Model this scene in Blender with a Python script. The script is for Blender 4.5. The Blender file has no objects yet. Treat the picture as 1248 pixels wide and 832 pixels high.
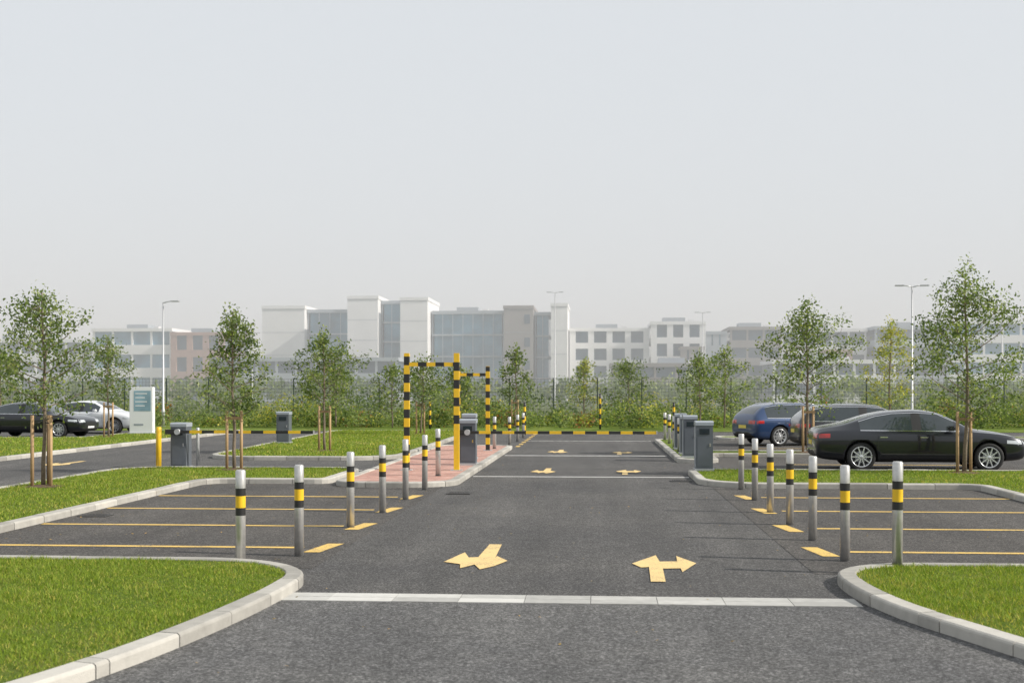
import bpy, bmesh, math, random
import numpy as np
from mathutils import Vector, Matrix
from mathutils.bvhtree import BVHTree
from mathutils.geometry import tessellate_polygon

random.seed(7)
RNG = np.random.default_rng(7)
scene = bpy.context.scene
col = scene.collection
rad = math.radians

# ------------------------------------------------------------------ materials
def nmat(name):
    m = bpy.data.materials.new(name)
    m.use_nodes = True
    nt = m.node_tree
    b = nt.nodes['Principled BSDF']
    return m, nt, b

def ramp(nt, fac, stops):
    r = nt.nodes.new('ShaderNodeValToRGB')
    el = r.color_ramp.elements
    while len(el) < len(stops):
        el.new(0.5)
    for e, (p, c) in zip(el, stops):
        e.position = p
        e.color = (c[0], c[1], c[2], 1)
    nt.links.new(fac, r.inputs[0])
    return r.outputs[0]

def noise(nt, vec, scale, detail=4, rough=0.55):
    n = nt.nodes.new('ShaderNodeTexNoise')
    n.inputs['Scale'].default_value = scale
    n.inputs['Detail'].default_value = detail
    n.inputs['Roughness'].default_value = rough
    nt.links.new(vec, n.inputs['Vector'])
    return n.outputs['Fac']

def mixc(nt, fac, a, b, mode='MIX'):
    n = nt.nodes.new('ShaderNodeMixRGB')
    n.blend_type = mode
    for sock, v in ((0, fac), (1, a), (2, b)):
        if hasattr(v, 'links') or isinstance(v, bpy.types.NodeSocket):
            nt.links.new(v, n.inputs[sock])
        elif sock == 0:
            n.inputs[0].default_value = v
        else:
            n.inputs[sock].default_value = (v[0], v[1], v[2], 1)
    return n.outputs[0]

def pos(nt):
    g = nt.nodes.new('ShaderNodeNewGeometry')
    return g.outputs['Position'], g.outputs['Random Per Island']

def bump(nt, b, h, strength, dist):
    n = nt.nodes.new('ShaderNodeBump')
    n.inputs['Strength'].default_value = strength
    n.inputs['Distance'].default_value = dist
    nt.links.new(h, n.inputs['Height'])
    nt.links.new(n.outputs[0], b.inputs['Normal'])

def simple(name, c, rough=0.5, metal=0.0, var=0.12, scale=6.0, island=False, coat=0.0, bmp=0.0):
    m, nt, b = nmat(name)
    P, rnd = pos(nt)
    f = noise(nt, P, scale, 5)
    if island:
        f = mixc(nt, 0.5, f, rnd)
    lo = [max(0, x * (1 - var)) for x in c]
    hi = [x * (1 + var) for x in c]
    nt.links.new(ramp(nt, f, [(0.25, lo), (0.75, hi)]), b.inputs['Base Color'])
    b.inputs['Roughness'].default_value = rough
    b.inputs['Metallic'].default_value = metal
    if coat:
        b.inputs['Coat Weight'].default_value = coat
        b.inputs['Coat Roughness'].default_value = 0.03
    if bmp:
        bump(nt, b, noise(nt, P, scale * 12, 4), bmp, 0.01)
    return m

def asphalt(name, base, warm=0.0):
    m, nt, b = nmat(name)
    P, _ = pos(nt)
    fine = noise(nt, P, 42, 6, 0.8)
    v = nt.nodes.new('ShaderNodeTexVoronoi')
    v.inputs['Scale'].default_value = 60
    nt.links.new(P, v.inputs['Vector'])
    big = noise(nt, P, 0.35, 5, 0.65)
    med = noise(nt, P, 5.0, 5, 0.7)
    st = nt.nodes.new('ShaderNodeMapping')
    st.inputs['Scale'].default_value = (1.5, 0.09, 1)
    nt.links.new(P, st.inputs['Vector'])
    streak = noise(nt, st.outputs[0], 1.0, 5, 0.65)
    w = (1 + warm, 1, 1 - warm)
    c1 = ramp(nt, fine, [(0.36, [base * 0.35 * k for k in w]), (0.51, [base * k for k in w]), (0.66, [base * 3.0 * k for k in w])])
    c2 = mixc(nt, 0.5, c1, ramp(nt, v.outputs['Color'], [(0.1, (0.45,) * 3), (0.9, (1.6,) * 3)]), 'MULTIPLY')
    c2 = mixc(nt, 0.9, c2, ramp(nt, med, [(0.3, (0.80,) * 3), (0.7, (1.2,) * 3)]), 'MULTIPLY')
    c3 = mixc(nt, 0.9, c2, ramp(nt, big, [(0.3, (0.76, 0.76, 0.78)), (0.7, (1.24, 1.22, 1.18))]), 'MULTIPLY')
    c4 = mixc(nt, 0.9, c3, ramp(nt, streak, [(0.3, (0.80,) * 3), (0.7, (1.2,) * 3)]), 'MULTIPLY')
    nt.links.new(c4, b.inputs['Base Color'])
    b.inputs['Roughness'].default_value = 0.85
    b.inputs['Specular IOR Level'].default_value = 0.35
    bump(nt, b, fine, 0.7, 0.015)
    return m

def grass_ground(name, a, bcol, dry):
    m, nt, b = nmat(name)
    P, _ = pos(nt)
    c = ramp(nt, noise(nt, P, 28, 6, 0.8), [(0.3, [x * 0.55 for x in a]), (0.5, a), (0.7, bcol)])
    c = mixc(nt, ramp(nt, noise(nt, P, 0.9, 5), [(0.48, (0, 0, 0)), (0.72, (0.6,) * 3)]), c, dry)
    nt.links.new(c, b.inputs['Base Color'])
    b.inputs['Roughness'].default_value = 0.95
    b.inputs['Specular IOR Level'].default_value = 0.1
    bump(nt, b, noise(nt, P, 40, 5, 0.8), 0.9, 0.05)
    return m

def leafmat(name, c, trans=0.4):
    m, nt, b = nmat(name)
    P, rnd = pos(nt)
    cc = ramp(nt, rnd, [(0.0, [x * 0.55 for x in c]), (0.6, c), (1.0, [c[0] * 1.7, c[1] * 1.45, c[2] * 1.3])])
    nt.links.new(cc, b.inputs['Base Color'])
    b.inputs['Roughness'].default_value = 0.6
    b.inputs['Specular IOR Level'].default_value = 0.25
    t = nt.nodes.new('ShaderNodeBsdfTranslucent')
    tc = mixc(nt, 1.0, cc, (1.3, 1.4, 0.6), 'MULTIPLY')
    nt.links.new(tc, t.inputs['Color'])
    mx = nt.nodes.new('ShaderNodeMixShader')
    mx.inputs[0].default_value = trans
    nt.links.new(b.outputs[0], mx.inputs[1])
    nt.links.new(t.outputs[0], mx.inputs[2])
    nt.links.new(mx.outputs[0], nt.nodes['Material Output'].inputs[0])
    return m

def paint_mark(name, c, wear=0.5):
    m, nt, b = nmat(name)
    P, _ = pos(nt)
    f = noise(nt, P, 45, 6, 0.8)
    g = noise(nt, P, 3, 4)
    s = nt.nodes.new('ShaderNodeMath'); s.operation = 'MULTIPLY_ADD'
    nt.links.new(g, s.inputs[0]); s.inputs[1].default_value = 0.35
    nt.links.new(f, s.inputs[2])
    inv = ramp(nt, s.outputs[0], [(0.46 + 0.12 * wear, (0.85,) * 3), (0.60 + 0.12 * wear, (0,) * 3)])
    cc = mixc(nt, inv, c, (0.13, 0.12, 0.11))
    nt.links.new(cc, b.inputs['Base Color'])
    b.inputs['Roughness'].default_value = 0.7
    return m

M = {}
M['asphalt'] = asphalt('asphalt_road', 0.070, 0.02)
M['asphalt2'] = asphalt('asphalt_bays', 0.062, 0.06)
M['asphalt3'] = asphalt('asphalt_front', 0.090, 0.0)
M['grass'] = grass_ground('lawn', (0.12, 0.18, 0.028), (0.23, 0.31, 0.06), (0.29, 0.28, 0.09))
M['field'] = grass_ground('field', (0.09, 0.12, 0.03), (0.14, 0.17, 0.05), (0.18, 0.17, 0.08))
M['blade'] = leafmat('grass_blade', (0.20, 0.285, 0.038), 0.35)
M['blade2'] = leafmat('grass_blade_dry', (0.38, 0.37, 0.10), 0.35)
M['kerb'] = simple('kerb_concrete', (0.38, 0.365, 0.33), 0.85, 0, 0.28, 7, True, bmp=0.4)
M['strip'] = simple('strip_concrete', (0.44, 0.435, 0.41), 0.8, 0, 0.25, 9, True, bmp=0.2)
M['yellow_mark'] = paint_mark('yellow_marking', (0.70, 0.47, 0.12), 0.6)
M['arrow_mark'] = paint_mark('arrow_marking', (0.72, 0.52, 0.22), 0.45)
M['white_mark'] = paint_mark('white_marking', (0.58, 0.58, 0.56), 0.5)
M['steel'] = simple('brushed_steel', (0.56, 0.55, 0.53), 0.33, 0.6, 0.12, 20)
M['galv'] = simple('galvanised_steel', (0.5, 0.51, 0.52), 0.5, 0.5, 0.1, 8)
M['yellow'] = simple('yellow_paint', (0.80, 0.50, 0.02), 0.4, 0, 0.08, 8)
M['black'] = simple('black_paint', (0.022, 0.022, 0.022), 0.4, 0, 0.2, 8)
M['cab_dark'] = simple('cabinet_dark', (0.105, 0.118, 0.138), 0.45, 0, 0.1, 4)
M['cab_light'] = simple('cabinet_light', (0.30, 0.33, 0.37), 0.4, 0, 0.08, 4)
M['screen'] = simple('screen_glass', (0.02, 0.03, 0.04), 0.08)
M['wood'] = simple('stake_timber', (0.36, 0.24, 0.13), 0.85, 0, 0.3, 30, True)
M['bark'] = simple('bark', (0.19, 0.15, 0.11), 0.9, 0, 0.35, 25)
M['soil'] = simple('soil_mulch', (0.12, 0.075, 0.045), 0.95, 0, 0.5, 40, bmp=1.0)
M['leafA'] = leafmat('leaf_mid', (0.16, 0.22, 0.075), 0.5)
M['leafB'] = leafmat('leaf_dark', (0.10, 0.15, 0.055), 0.5)
M['leafC'] = leafmat('leaf_light', (0.26, 0.32, 0.13), 0.5)
M['leafY'] = leafmat('leaf_yellow', (0.38, 0.38, 0.08))
M['leafR'] = leafmat('leaf_red', (0.24, 0.12, 0.05))
M['litter'] = leafmat('leaf_litter', (0.28, 0.20, 0.07), 0.1)
M['fence'] = simple('fence_green', (0.04, 0.06, 0.05), 0.5)
M['iron'] = simple('cast_iron', (0.05, 0.048, 0.046), 0.6, 0.3, 0.3, 20)
M['white'] = simple('white_panel', (0.78, 0.79, 0.80), 0.4, 0, 0.04, 1)
M['teal'] = simple('blue_glass_panel', (0.26, 0.40, 0.48), 0.12, 0, 0.25, 2)
M['tyre'] = simple('tyre_rubber', (0.02, 0.02, 0.02), 0.8)
M['rim'] = simple('alloy_rim', (0.68, 0.69, 0.70), 0.25, 0.7, 0.05)
M['glass'] = simple('car_glass', (0.03, 0.04, 0.045), 0.03, coat=0.8)
M['trim'] = simple('black_trim', (0.015, 0.015, 0.016), 0.5)
M['chrome'] = simple('chrome_trim', (0.75, 0.75, 0.76), 0.12, 1.0, 0.03)
M['red'] = simple('tail_light', (0.45, 0.015, 0.01), 0.12, coat=1)
M['lamp'] = simple('head_light', (0.65, 0.68, 0.7), 0.08, 0.3, coat=1)
M['plate'] = simple('number_plate', (0.75, 0.6, 0.1), 0.5)

def brickmat():
    m, nt, b = nmat('red_block_paving')
    P, _ = pos(nt)
    t = nt.nodes.new('ShaderNodeTexBrick')
    nt.links.new(P, t.inputs['Vector'])
    t.inputs['Scale'].default_value = 1.0
    t.inputs['Brick Width'].default_value = 0.21
    t.inputs['Row Height'].default_value = 0.105
    t.inputs['Mortar Size'].default_value = 0.009
    t.inputs['Color1'].default_value = (0.36, 0.16, 0.125, 1)
    t.inputs['Color2'].default_value = (0.54, 0.31, 0.25, 1)
    t.inputs['Mortar'].default_value = (0.38, 0.30, 0.25, 1)
    c = mixc(nt, 0.8, t.outputs['Color'], ramp(nt, noise(nt, P, 1.2, 5), [(0.3, (0.75,) * 3), (0.7, (1.2,) * 3)]), 'MULTIPLY')
    nt.links.new(c, b.inputs['Base Color'])
    b.inputs['Roughness'].default_value = 0.85
    return m
M['brick'] = brickmat()

# ------------------------------------------------------------------ mesh builder
class MB:
    def __init__(s):
        s.v = []; s.f = []; s.m = []; s.sm = []; s.mats = []
    def mi(s, k):
        if k not in s.mats: s.mats.append(k)
        return s.mats.index(k)
    def add(s, vs, fs, k, smooth=False, mat=None):
        o = len(s.v)
        if mat is not None:
            vs = [mat @ Vector(v) for v in vs]
        s.v.extend([tuple(v) for v in vs])
        i = s.mi(k)
        for f in fs:
            s.f.append([o + a for a in f]); s.m.append(i); s.sm.append(smooth)
    def box(s, a, b, k, mat=None):
        x0, y0, z0 = a; x1, y1, z1 = b
        vs = [(x0,y0,z0),(x1,y0,z0),(x1,y1,z0),(x0,y1,z0),(x0,y0,z1),(x1,y0,z1),(x1,y1,z1),(x0,y1,z1)]
        s.add(vs, [(0,3,2,1),(4,5,6,7),(0,1,5,4),(1,2,6,5),(2,3,7,6),(3,0,4,7)], k, False, mat)
    def bbox(s, a, b, k, bev=0.01, mat=None):
        bm = bmesh.new()
        bmesh.ops.create_cube(bm, size=1)
        for v in bm.verts:
            v.co = Vector([(a[i] + b[i]) / 2 + v.co[i] * (b[i] - a[i]) for i in range(3)])
        bmesh.ops.bevel(bm, geom=list(bm.edges), offset=bev, segments=2, affect='EDGES')
        bm.verts.index_update()
        s.add([v.co.copy() for v in bm.verts], [[v.index for v in f.verts] for f in bm.faces], k, False, mat)
        bm.free()
    def tube(s, pts, rs, ks, n=12, cap=True, smooth=True):
        pts = [Vector(p) for p in pts]
        if not isinstance(rs, (list, tuple)): rs = [rs] * len(pts)
        if isinstance(ks, str): ks = [ks] * (len(pts) - 1)
        o = len(s.v)
        for i, p in enumerate(pts):
            d = (pts[min(i+1, len(pts)-1)] - pts[max(i-1, 0)])
            if d.length < 1e-9: d = Vector((0,0,1))
            d.normalize()
            a = Vector((1,0,0)) if abs(d.x) < 0.9 else Vector((0,1,0))
            u = d.cross(a).normalized(); w = d.cross(u)
            for j in range(n):
                t = 2*math.pi*j/n
                q = p + (u*math.cos(t) + w*math.sin(t)) * rs[i]
                s.v.append(tuple(q))
        for i in range(len(pts)-1):
            k = s.mi(ks[i])
            for j in range(n):
                a = o+i*n+j; b = o+i*n+(j+1)%n
                s.f.append([a, b, b+n, a+n]); s.m.append(k); s.sm.append(smooth)
        if cap:
            s.f.append([o+j for j in range(n)][::-1]); s.m.append(s.mi(ks[0])); s.sm.append(False)
            e = o+(len(pts)-1)*n
            s.f.append([e+j for j in range(n)]); s.m.append(s.mi(ks[-1])); s.sm.append(False)
    def obj(s, name, loc=(0,0,0), rz=0, parent=None, fixn=False):
        me = bpy.data.meshes.new(name)
        me.from_pydata(s.v, [], s.f)
        for k in s.mats: me.materials.append(M[k])
        me.polygons.foreach_set('material_index', s.m)
        me.polygons.foreach_set('use_smooth', s.sm)
        me.update()
        if fixn:
            bm = bmesh.new(); bm.from_mesh(me)
            bmesh.ops.recalc_face_normals(bm, faces=bm.faces)
            bm.to_mesh(me); bm.free()
        o = bpy.data.objects.new(name, me)
        o.location = loc; o.rotation_euler = (0,0,rz)
        col.objects.link(o)
        if parent: o.parent = parent
        return o

def np_mesh(name, V, F, mats, mi=None):
    me = bpy.data.meshes.new(name)
    k = F.shape[1]
    me.vertices.add(len(V)); me.vertices.foreach_set('co', V.astype(np.float32).ravel())
    me.loops.add(F.size); me.loops.foreach_set('vertex_index', F.astype(np.int32).ravel())
    me.polygons.add(len(F))
    me.polygons.foreach_set('loop_start', np.arange(0, F.size, k, dtype=np.int32))
    me.polygons.foreach_set('loop_total', np.full(len(F), k, dtype=np.int32))
    for q in mats: me.materials.append(M[q])
    if mi is not None: me.polygons.foreach_set('material_index', mi.astype(np.int32))
    me.update(calc_edges=True)
    return me

# ------------------------------------------------------------------ ground sheets
def sheet(name, pts, z, k):
    vs = [(p[0], p[1], z) for p in pts]
    tris = tessellate_polygon([[Vector(v) for v in vs]])
    b = MB()
    fs = []
    for t in tris:
        a, c, d = [Vector(vs[i]) for i in t]
        if (c-a).cross(d-a).z < 0: t = (t[0], t[2], t[1])
        fs.append(t)
    b.add(vs, fs, k)
    return b.obj(name)

sheet('ground', [(-900,-200),(900,-200),(900,1800),(-900,1800)], 0.0, 'field')
sheet('road', [(-46,-25),(46,-25),(46,56.5),(-46,56.5)], 0.006, 'asphalt')
sheet('car_park_surface', [(-8.2,13.0),(-3.05,13.0),(-3.05,25),(-8.2,25)], 0.010, 'asphalt2')
sheet('car_park_surface', [(2.25,13.0),(7.5,13.0),(7.5,24.3),(2.25,24.3)], 0.010, 'asphalt2')
sheet('car_park_surface', [(3.1,28.7),(30,28.7),(30,50),(3.1,50)], 0.010, 'asphalt2')
sheet('road_apron', [(-8,-20),(8,-20),(8,11.0),(-8,11.0)], 0.010, 'asphalt3')

def round_poly(pts):
    out = []
    n = len(pts)
    for i in range(n):
        p = Vector(pts[i][:2]); r = pts[i][2]
        a = Vector(pts[i-1][:2]); b = Vector(pts[(i+1) % n][:2])
        da = (a-p).normalized(); db = (b-p).normalized()
        ra = min(r, (a-p).length*0.48); rb = min(r, (b-p).length*0.48)
        p0 = p+da*ra; p2 = p+db*rb
        for j in range(13):
            t = j/12
            c1 = p0 + (p-p0)*0.55; c2 = p2 + (p-p2)*0.55
            q = p0*(1-t)**3 + c1*3*t*(1-t)**2 + c2*3*t*t*(1-t) + p2*t**3
            out.append(q)
    res = []
    L = [ (out[(i+1)%len(out)]-out[i]).length for i in range(len(out))]
    tot = sum(L)
    N = int(tot/0.15); step = tot/N
    i = 0; acc = 0
    for k in range(N):
        s = k*step
        while acc+L[i] < s: acc += L[i]; i += 1
        t = (s-acc)/max(L[i],1e-9)
        res.append(out[i].lerp(out[(i+1)%len(out)], t))
    return res

def offset_loop(loop, d):
    n = len(loop)
    area = sum(loop[i].x*loop[(i+1)%n].y - loop[(i+1)%n].x*loop[i].y for i in range(n))
    sg = 1 if area > 0 else -1
    nor = []
    for i in range(n):
        t = (loop[(i+1)%n]-loop[i-1]).normalized()
        nor.append(Vector((-t.y, t.x))*sg)
    return [loop[i]+nor[i]*d for i in range(n)], nor

KW = 0.18; KH = 0.115
def island(name, pts, k='grass', h=0.095, kname='kerb'):
    loop = round_poly(pts)
    inner, nor = offset_loop(loop, KW-0.01)
    sheet(name, [tuple(p) for p in inner], h, k)
    b = MB()
    n = len(loop); per = 6
    prof = [(0,-0.03),(0,KH-0.025),(0.006,KH-0.010),(0.022,KH),(KW-0.012,KH+0.003),(KW,KH-0.01),(KW,-0.03)]
    i = 0
    while i < n:
        j = min(i+per, n)
        idx = list(range(i, j+1))
        rings = []
        jit = random.uniform(-0.003, 0.003); joff = random.uniform(-0.004,0.004)
        for c, q in enumerate(idx):
            p = loop[q % n]; nn = nor[q % n]
            if c == 0: p = p + (loop[(q+1)%n]-p).normalized()*0.006
            if c == len(idx)-1: p = p + (loop[(q-1)%n]-p).normalized()*0.006
            rings.append([(p.x+nn.x*(a+joff), p.y+nn.y*(a+joff), z+jit) for a, z in prof])
        vs = [v for r in rings for v in r]; m = len(prof); fs = []
        for a in range(len(rings)-1):
            for c in range(m-1):
                fs.append((a*m+c, (a+1)*m+c, (a+1)*m+c+1, a*m+c+1))
        fs.append(tuple(range(m))); fs.append(tuple((len(rings)-1)*m+c for c in range(m))[::-1])
        b.add(vs, fs, 'kerb')
        i = j
    b.obj(kname, fixn=True)
    return inner

lawnL = island('lawn', [(-2.88,9.7,2.0),(-2.85,13.08,1.4),(-7.95,13.08,0.35),(-7.95,24.7,0.5),(-5.45,24.7,0.3),(-5.45,28.6,0.8),(-11.2,28.6,1.2),(-11.2,1.5,0.5),(-6,1.8,2.0),(-3.7,6.3,2.0)])
lawnR = island('lawn', [(2.28,11.15,1.0),(2.42,13.18,0.9),(7.25,13.18,0.35),(7.25,24.15,0.4),(2.02,24.15,1.3),(2.05,28.6,0.6),(34,28.6,0.5),(34,1.5,0.5),(7,1.8,2.0),(3.9,6.3,1.5)])
island('block_paved_island', [(-2.80,23.85,1.0),(-2.75,40.5,0.7),(-5.25,40.5,0.7),(-5.25,23.95,0.6)], 'brick')
lawnM = island('lawn', [(-5.45,33.0,1.5),(-5.45,55,1.0),(-11.9,55,1.0),(-10.9,33.0,1.6)])
lawnW = island('lawn', [(-16,12,0.6),(-16,55.5,1.0),(-19.9,55.5,0.8),(-19.9,46.2,0.8),(-44,46.2,0.6),(-44,12,0.6)])
lawnE = island('lawn', [(2.1,32.4,0.5),(3.2,32.4,0.5),(3.2,35.5,0.4),(30,35.5,0.4),(30,37.4,0.4),(3.2,37.4,0.4),(3.2,46,0.4),(2.1,46,0.5)])
lawnF = island('lawn', [(4.6,47.2,0.5),(32,47.2,0.5),(32,49.2,0.5),(4.6,49.2,0.5)])
sheet('verge', [(-60,56.7),(60,56.7),(60,74),(-60,74)], 0.012, 'grass')

# ------------------------------------------------------------------ grass blades
def in_poly(P, poly):
    x = P[:,0]; y = P[:,1]; c = np.zeros(len(P), bool)
    q = np.array([(a.x, a.y) for a in poly]); n = len(q)
    j = n-1
    for i in range(n):
        xi, yi = q[i]; xj, yj = q[j]
        if yi != yj:
            k = ((yi > y) != (yj > y)) & (x < (xj-xi)*(y-yi)/(yj-yi)+xi)
            c ^= k
        j = i
    return c

def blades(name, poly, bb, dens, h, w, z=0.093):
    x0,x1,y0,y1 = bb
    n = int((x1-x0)*(y1-y0)*dens)
    P = np.c_[RNG.uniform(x0,x1,n), RNG.uniform(y0,y1,n)]
    P = P[in_poly(P, poly)]
    wear = np.sin(P[:,0]*1.3+1.1*np.sin(P[:,1]*0.9))*np.sin(P[:,1]*1.1+1.3*np.sin(P[:,0]*0.8))+0.35*np.sin(P[:,0]*5+P[:,1]*3.7)
    P = P[RNG.random(len(P)) < np.clip(1.1-0.55*wear,0.4,1)]; n = len(P)
    wear = np.sin(P[:,0]*1.3+1.1*np.sin(P[:,1]*0.9))*np.sin(P[:,1]*1.1+1.3*np.sin(P[:,0]*0.8))+0.35*np.sin(P[:,0]*5+P[:,1]*3.7)
    clump = 0.75+0.35*np.sin(P[:,0]*3.1+np.sin(P[:,1]*2.3)*2)*np.sin(P[:,1]*2.7+np.sin(P[:,0]*1.7)*2)+0.15*np.sin(P[:,0]*17)*np.sin(P[:,1]*15)
    hh = h*RNG.uniform(0.5,1.25,n)*clump
    a = RNG.uniform(0,2*np.pi,n); ww = w*RNG.uniform(0.6,1.3,n)
    lean = RNG.normal(0,0.5,(n,2))*hh[:,None]
    zz = np.full(n, z)
    b0 = np.c_[P[:,0]-np.cos(a)*ww/2, P[:,1]-np.sin(a)*ww/2, zz]
    b1 = np.c_[P[:,0]+np.cos(a)*ww/2, P[:,1]+np.sin(a)*ww/2, zz]
    t = np.c_[P[:,0]+lean[:,0], P[:,1]+lean[:,1], zz+hh]
    V = np.stack([b0,b1,t],1).reshape(-1,3)
    F = np.arange(3*n).reshape(-1,3)
    dry = (RNG.random(n) < 0.14+0.34*np.clip(wear,0,1)).astype(int)
    o = bpy.data.objects.new(name, np_mesh(name, V, F, ['blade','blade2'], dry))
    col.objects.link(o)

blades('grass', lawnL, (-8.0,-2.8,6.5,13.2), 4200, 0.045, 0.008)
blades('grass', lawnR, (2.2,6.5,6.5,13.3), 4200, 0.045, 0.008)
blades('grass', lawnL, (-11.2,-5.3,13.2,28.6), 900, 0.055, 0.016)
blades('grass', lawnR, (2.0,14,13.3,28.6), 650, 0.055, 0.016)
blades('grass', lawnM, (-12,-5.3,33,55), 260, 0.07, 0.03)
blades('grass', lawnW, (-26,-15.9,28,55), 160, 0.07, 0.035)

# ------------------------------------------------------------------ markings
def flat(name, polys, z, k):
    b = MB()
    for pts in polys:
        vs = [(p[0],p[1],z) for p in pts]
        fs = []
        for t in tessellate_polygon([[Vector(v) for v in vs]]):
            a,c,d = [Vector(vs[i]) for i in t]
            if (c-a).cross(d-a).z < 0: t = (t[0],t[2],t[1])
            fs.append(t)
        b.add(vs, fs, k)
    return b.obj(name)
def rect(x0,y0,x1,y1): return [(x0,y0),(x1,y0),(x1,y1),(x0,y1)]

b = MB()
x = -3.06
while x < 2.33:
    x1 = min(x+0.6, 2.36)
    b.box((x+0.003, 11.03, -0.02), (x1-0.003, 11.235, 0.0125+random.uniform(0,0.0015)), 'strip')
    b.box((x+0.003, 11.241, -0.02), (x1-0.003, 11.44, 0.0125+random.uniform(0,0.0015)), 'strip')
    x = x1
b.obj('drainage_channel')

ly = []
for y in (14.7,17.05,19.4,21.75): ly.append(rect(-7.9,y-0.065,-3.55,y+0.065))
for y in (14.75,17.2,19.65,22.1): ly.append(rect(2.9,y-0.065,7.2,y+0.065))
for y in (14.7,17.05,19.4,21.75): ly.append([(-3.46,y-0.42),(-3.26,y-0.42),(-3.14,y+0.40),(-3.34,y+0.40)])
for y in (14.75,17.2,19.65,22.1): ly.append([(2.58,y-0.42),(2.78,y-0.42),(2.66,y+0.40),(2.46,y+0.40)])
for i in range(9):
    y = 41.2+i*1.6
    ly.append(rect(-2.75,y,-2.6,y+0.7))
for y in (31.9,38.0,40.6,43.2): ly.append(rect(5.0,y-0.06,9.8,y+0.06))
flat('bay_marking', ly, 0.0145, 'yellow_mark')
flat('lane_marking', [rect(-2.74,27.02,2.0,27.2), rect(-2.7,35.7,2.0,35.95), rect(-2.6,46,2.0,46.2), rect(-10.8,29.0,-5.6,29.12)], 0.0105, 'white_mark')
R = [(.531,12.33),(.678,12.33),(.698,13.23),(.888,13.27),(.891,13.0),(1.087,13.67),(.904,14.25),(.885,13.8),(.69,13.77),(.672,14.3),(.379,13.6),(.47,13.3),(.555,13.35)]
Lf = [(-1.331,15.17),(-1.178,15.17),(-1.16,13.95),(-1.15,14.1),(-1.001,13.72),(-1.118,13.3),(-1.248,13.04),(-1.34,13.4),(-1.469,13.12),(-1.50,13.42),(-1.702,13.59),(-1.555,14.4),(-1.463,13.96),(-1.358,14.0)]
def sh(p,dx,dy,s=1.0,cx=0,cy=0): return [((x-cx)*s+cx+dx,(y-cy)*s+cy+dy) for x,y in p]
flat('arrow_marking', [R], 0.0145, 'arrow_mark')
flat('arrow_marking', [Lf], 0.0145, 'arrow_mark')
flat('arrow_marking', [sh(R,0.0,15.4,.85,.7,13.3)], 0.0145, 'arrow_mark')
flat('arrow_marking', [sh(Lf,0.08,15.0,.85,-1.3,14)], 0.0145, 'arrow_mark')
flat('arrow_marking', [sh(R,0.03,24.1,.9,.7,13.3)], 0.0145, 'arrow_mark')
flat('arrow_marking', [sh(Lf,0.12,24.2,.9,-1.3,14)], 0.0145, 'arrow_mark')
flat('arrow_marking', [sh(Lf,-12.5,17.0)], 0.0145, 'arrow_mark')

def gully(x,y):
    b = MB()
    b.box((-.22,-.17,0),(.22,-.13,.014),'iron'); b.box((-.22,.13,0),(.22,.17,.014),'iron')
    b.box((-.22,-.13,0),(-.18,.13,.014),'iron'); b.box((.18,-.13,0),(.22,.13,.014),'iron')
    b.box((-.18,-.13,0),(.18,.13,.0045),'trim')
    for i in range(7):
        xx=-.16+i*.05; b.box((xx,-.13,.0045),(xx+.022,.13,.012),'iron')
    b.obj('drain_grate',(x,y,0.0075))
gully(-2.55,22.6); gully(1.75,26.0); gully(-7.6,18.2)

def litter(regs, n, size):
    Vs=[]
    for (x0,x1,y0,y1,z) in regs:
        m=int(n*(x1-x0)*(y1-y0)); 
        P=np.c_[RNG.uniform(x0,x1,m),RNG.uniform(y0,y1,m),np.full(m,z)]
        Vs.append(P)
    C=np.concatenate(Vs); m=len(C); a=RNG.uniform(0,2*np.pi,m); s=size*RNG.uniform(.5,1.2,m)
    u=np.c_[np.cos(a),np.sin(a),RNG.uniform(-.25,.25,m)]*s[:,None]; w=np.c_[-np.sin(a),np.cos(a),RNG.uniform(-.25,.25,m)]*s[:,None]*.5
    C[:,2]+=s*.3
    V=np.stack([C-u,C+w,C+u,C-w],1).reshape(-1,3)
    o=bpy.data.objects.new('fallen_leaves',np_mesh('fallen_leaves',V,np.arange(4*m).reshape(-1,4),['litter']));col.objects.link(o)
litter([(-7.9,-7.5,13.3,24.5,.011),(-7.9,-5.5,24.1,24.6,.011),(-8,-3.2,13.15,13.6,.011),(-2.8,-2.45,7.5,12.5,.011),(-2.75,-2.4,24.5,39,.008),(1.6,2.0,24,33,.008),(2.6,7.1,13.3,13.8,.011),(-8,-3,13.3,24.5,.011)],4.0,.02)
litter([(-2.8,2.3,5,24,.011),(-11,-8,14,28,.14),(2.4,7,13.3,24,.011)],1.2,.02)

# ------------------------------------------------------------------ bollards
def bollard(x, y, h=1.08, z=0.0):
    b = MB(); r = 0.054
    fr = [0,0.54,0.615,0.735,0.81,0.985,1.0]
    zs = [-0.02]+[f*h for f in fr[1:]]
    b.tube([(0,0,q) for q in zs], [r,r,r,r,r,r,r*0.8], ['steel','black','yellow','black','steel','steel'], 24)
    b.tube([(0,0,0.006),(0,0,0.016)], [0.066,0.062], 'trim', 24)
    for q in (0.54,0.81):
        b.tube([(0,0,q*h-0.003),(0,0,q*h+0.003)], 0.0555, 'black', 24, cap=False)
    o = b.obj('bollard', (x,y,z))
    o.rotation_euler = (random.uniform(-.006,.006), random.uniform(-.006,.006), 0)
for x,y in [(3.10,13.0),(2.765,14.0),(2.73,15.88),(2.72,17.68),(2.69,19.43),(2.72,21.57),(2.75,23.85)]:
    bollard(x,y, 1.08, 0.1 if y < 13.1 else 0.0)
for x,y in [(-3.84,13.04),(-3.43,13.98),(-3.43,16.94),(-3.34,19.0),(-3.34,21.3),(-3.30,23.4)]:
    bollard(x,y, 1.06)
bollard(-3.38,26.0,1.0,0.095)
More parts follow.
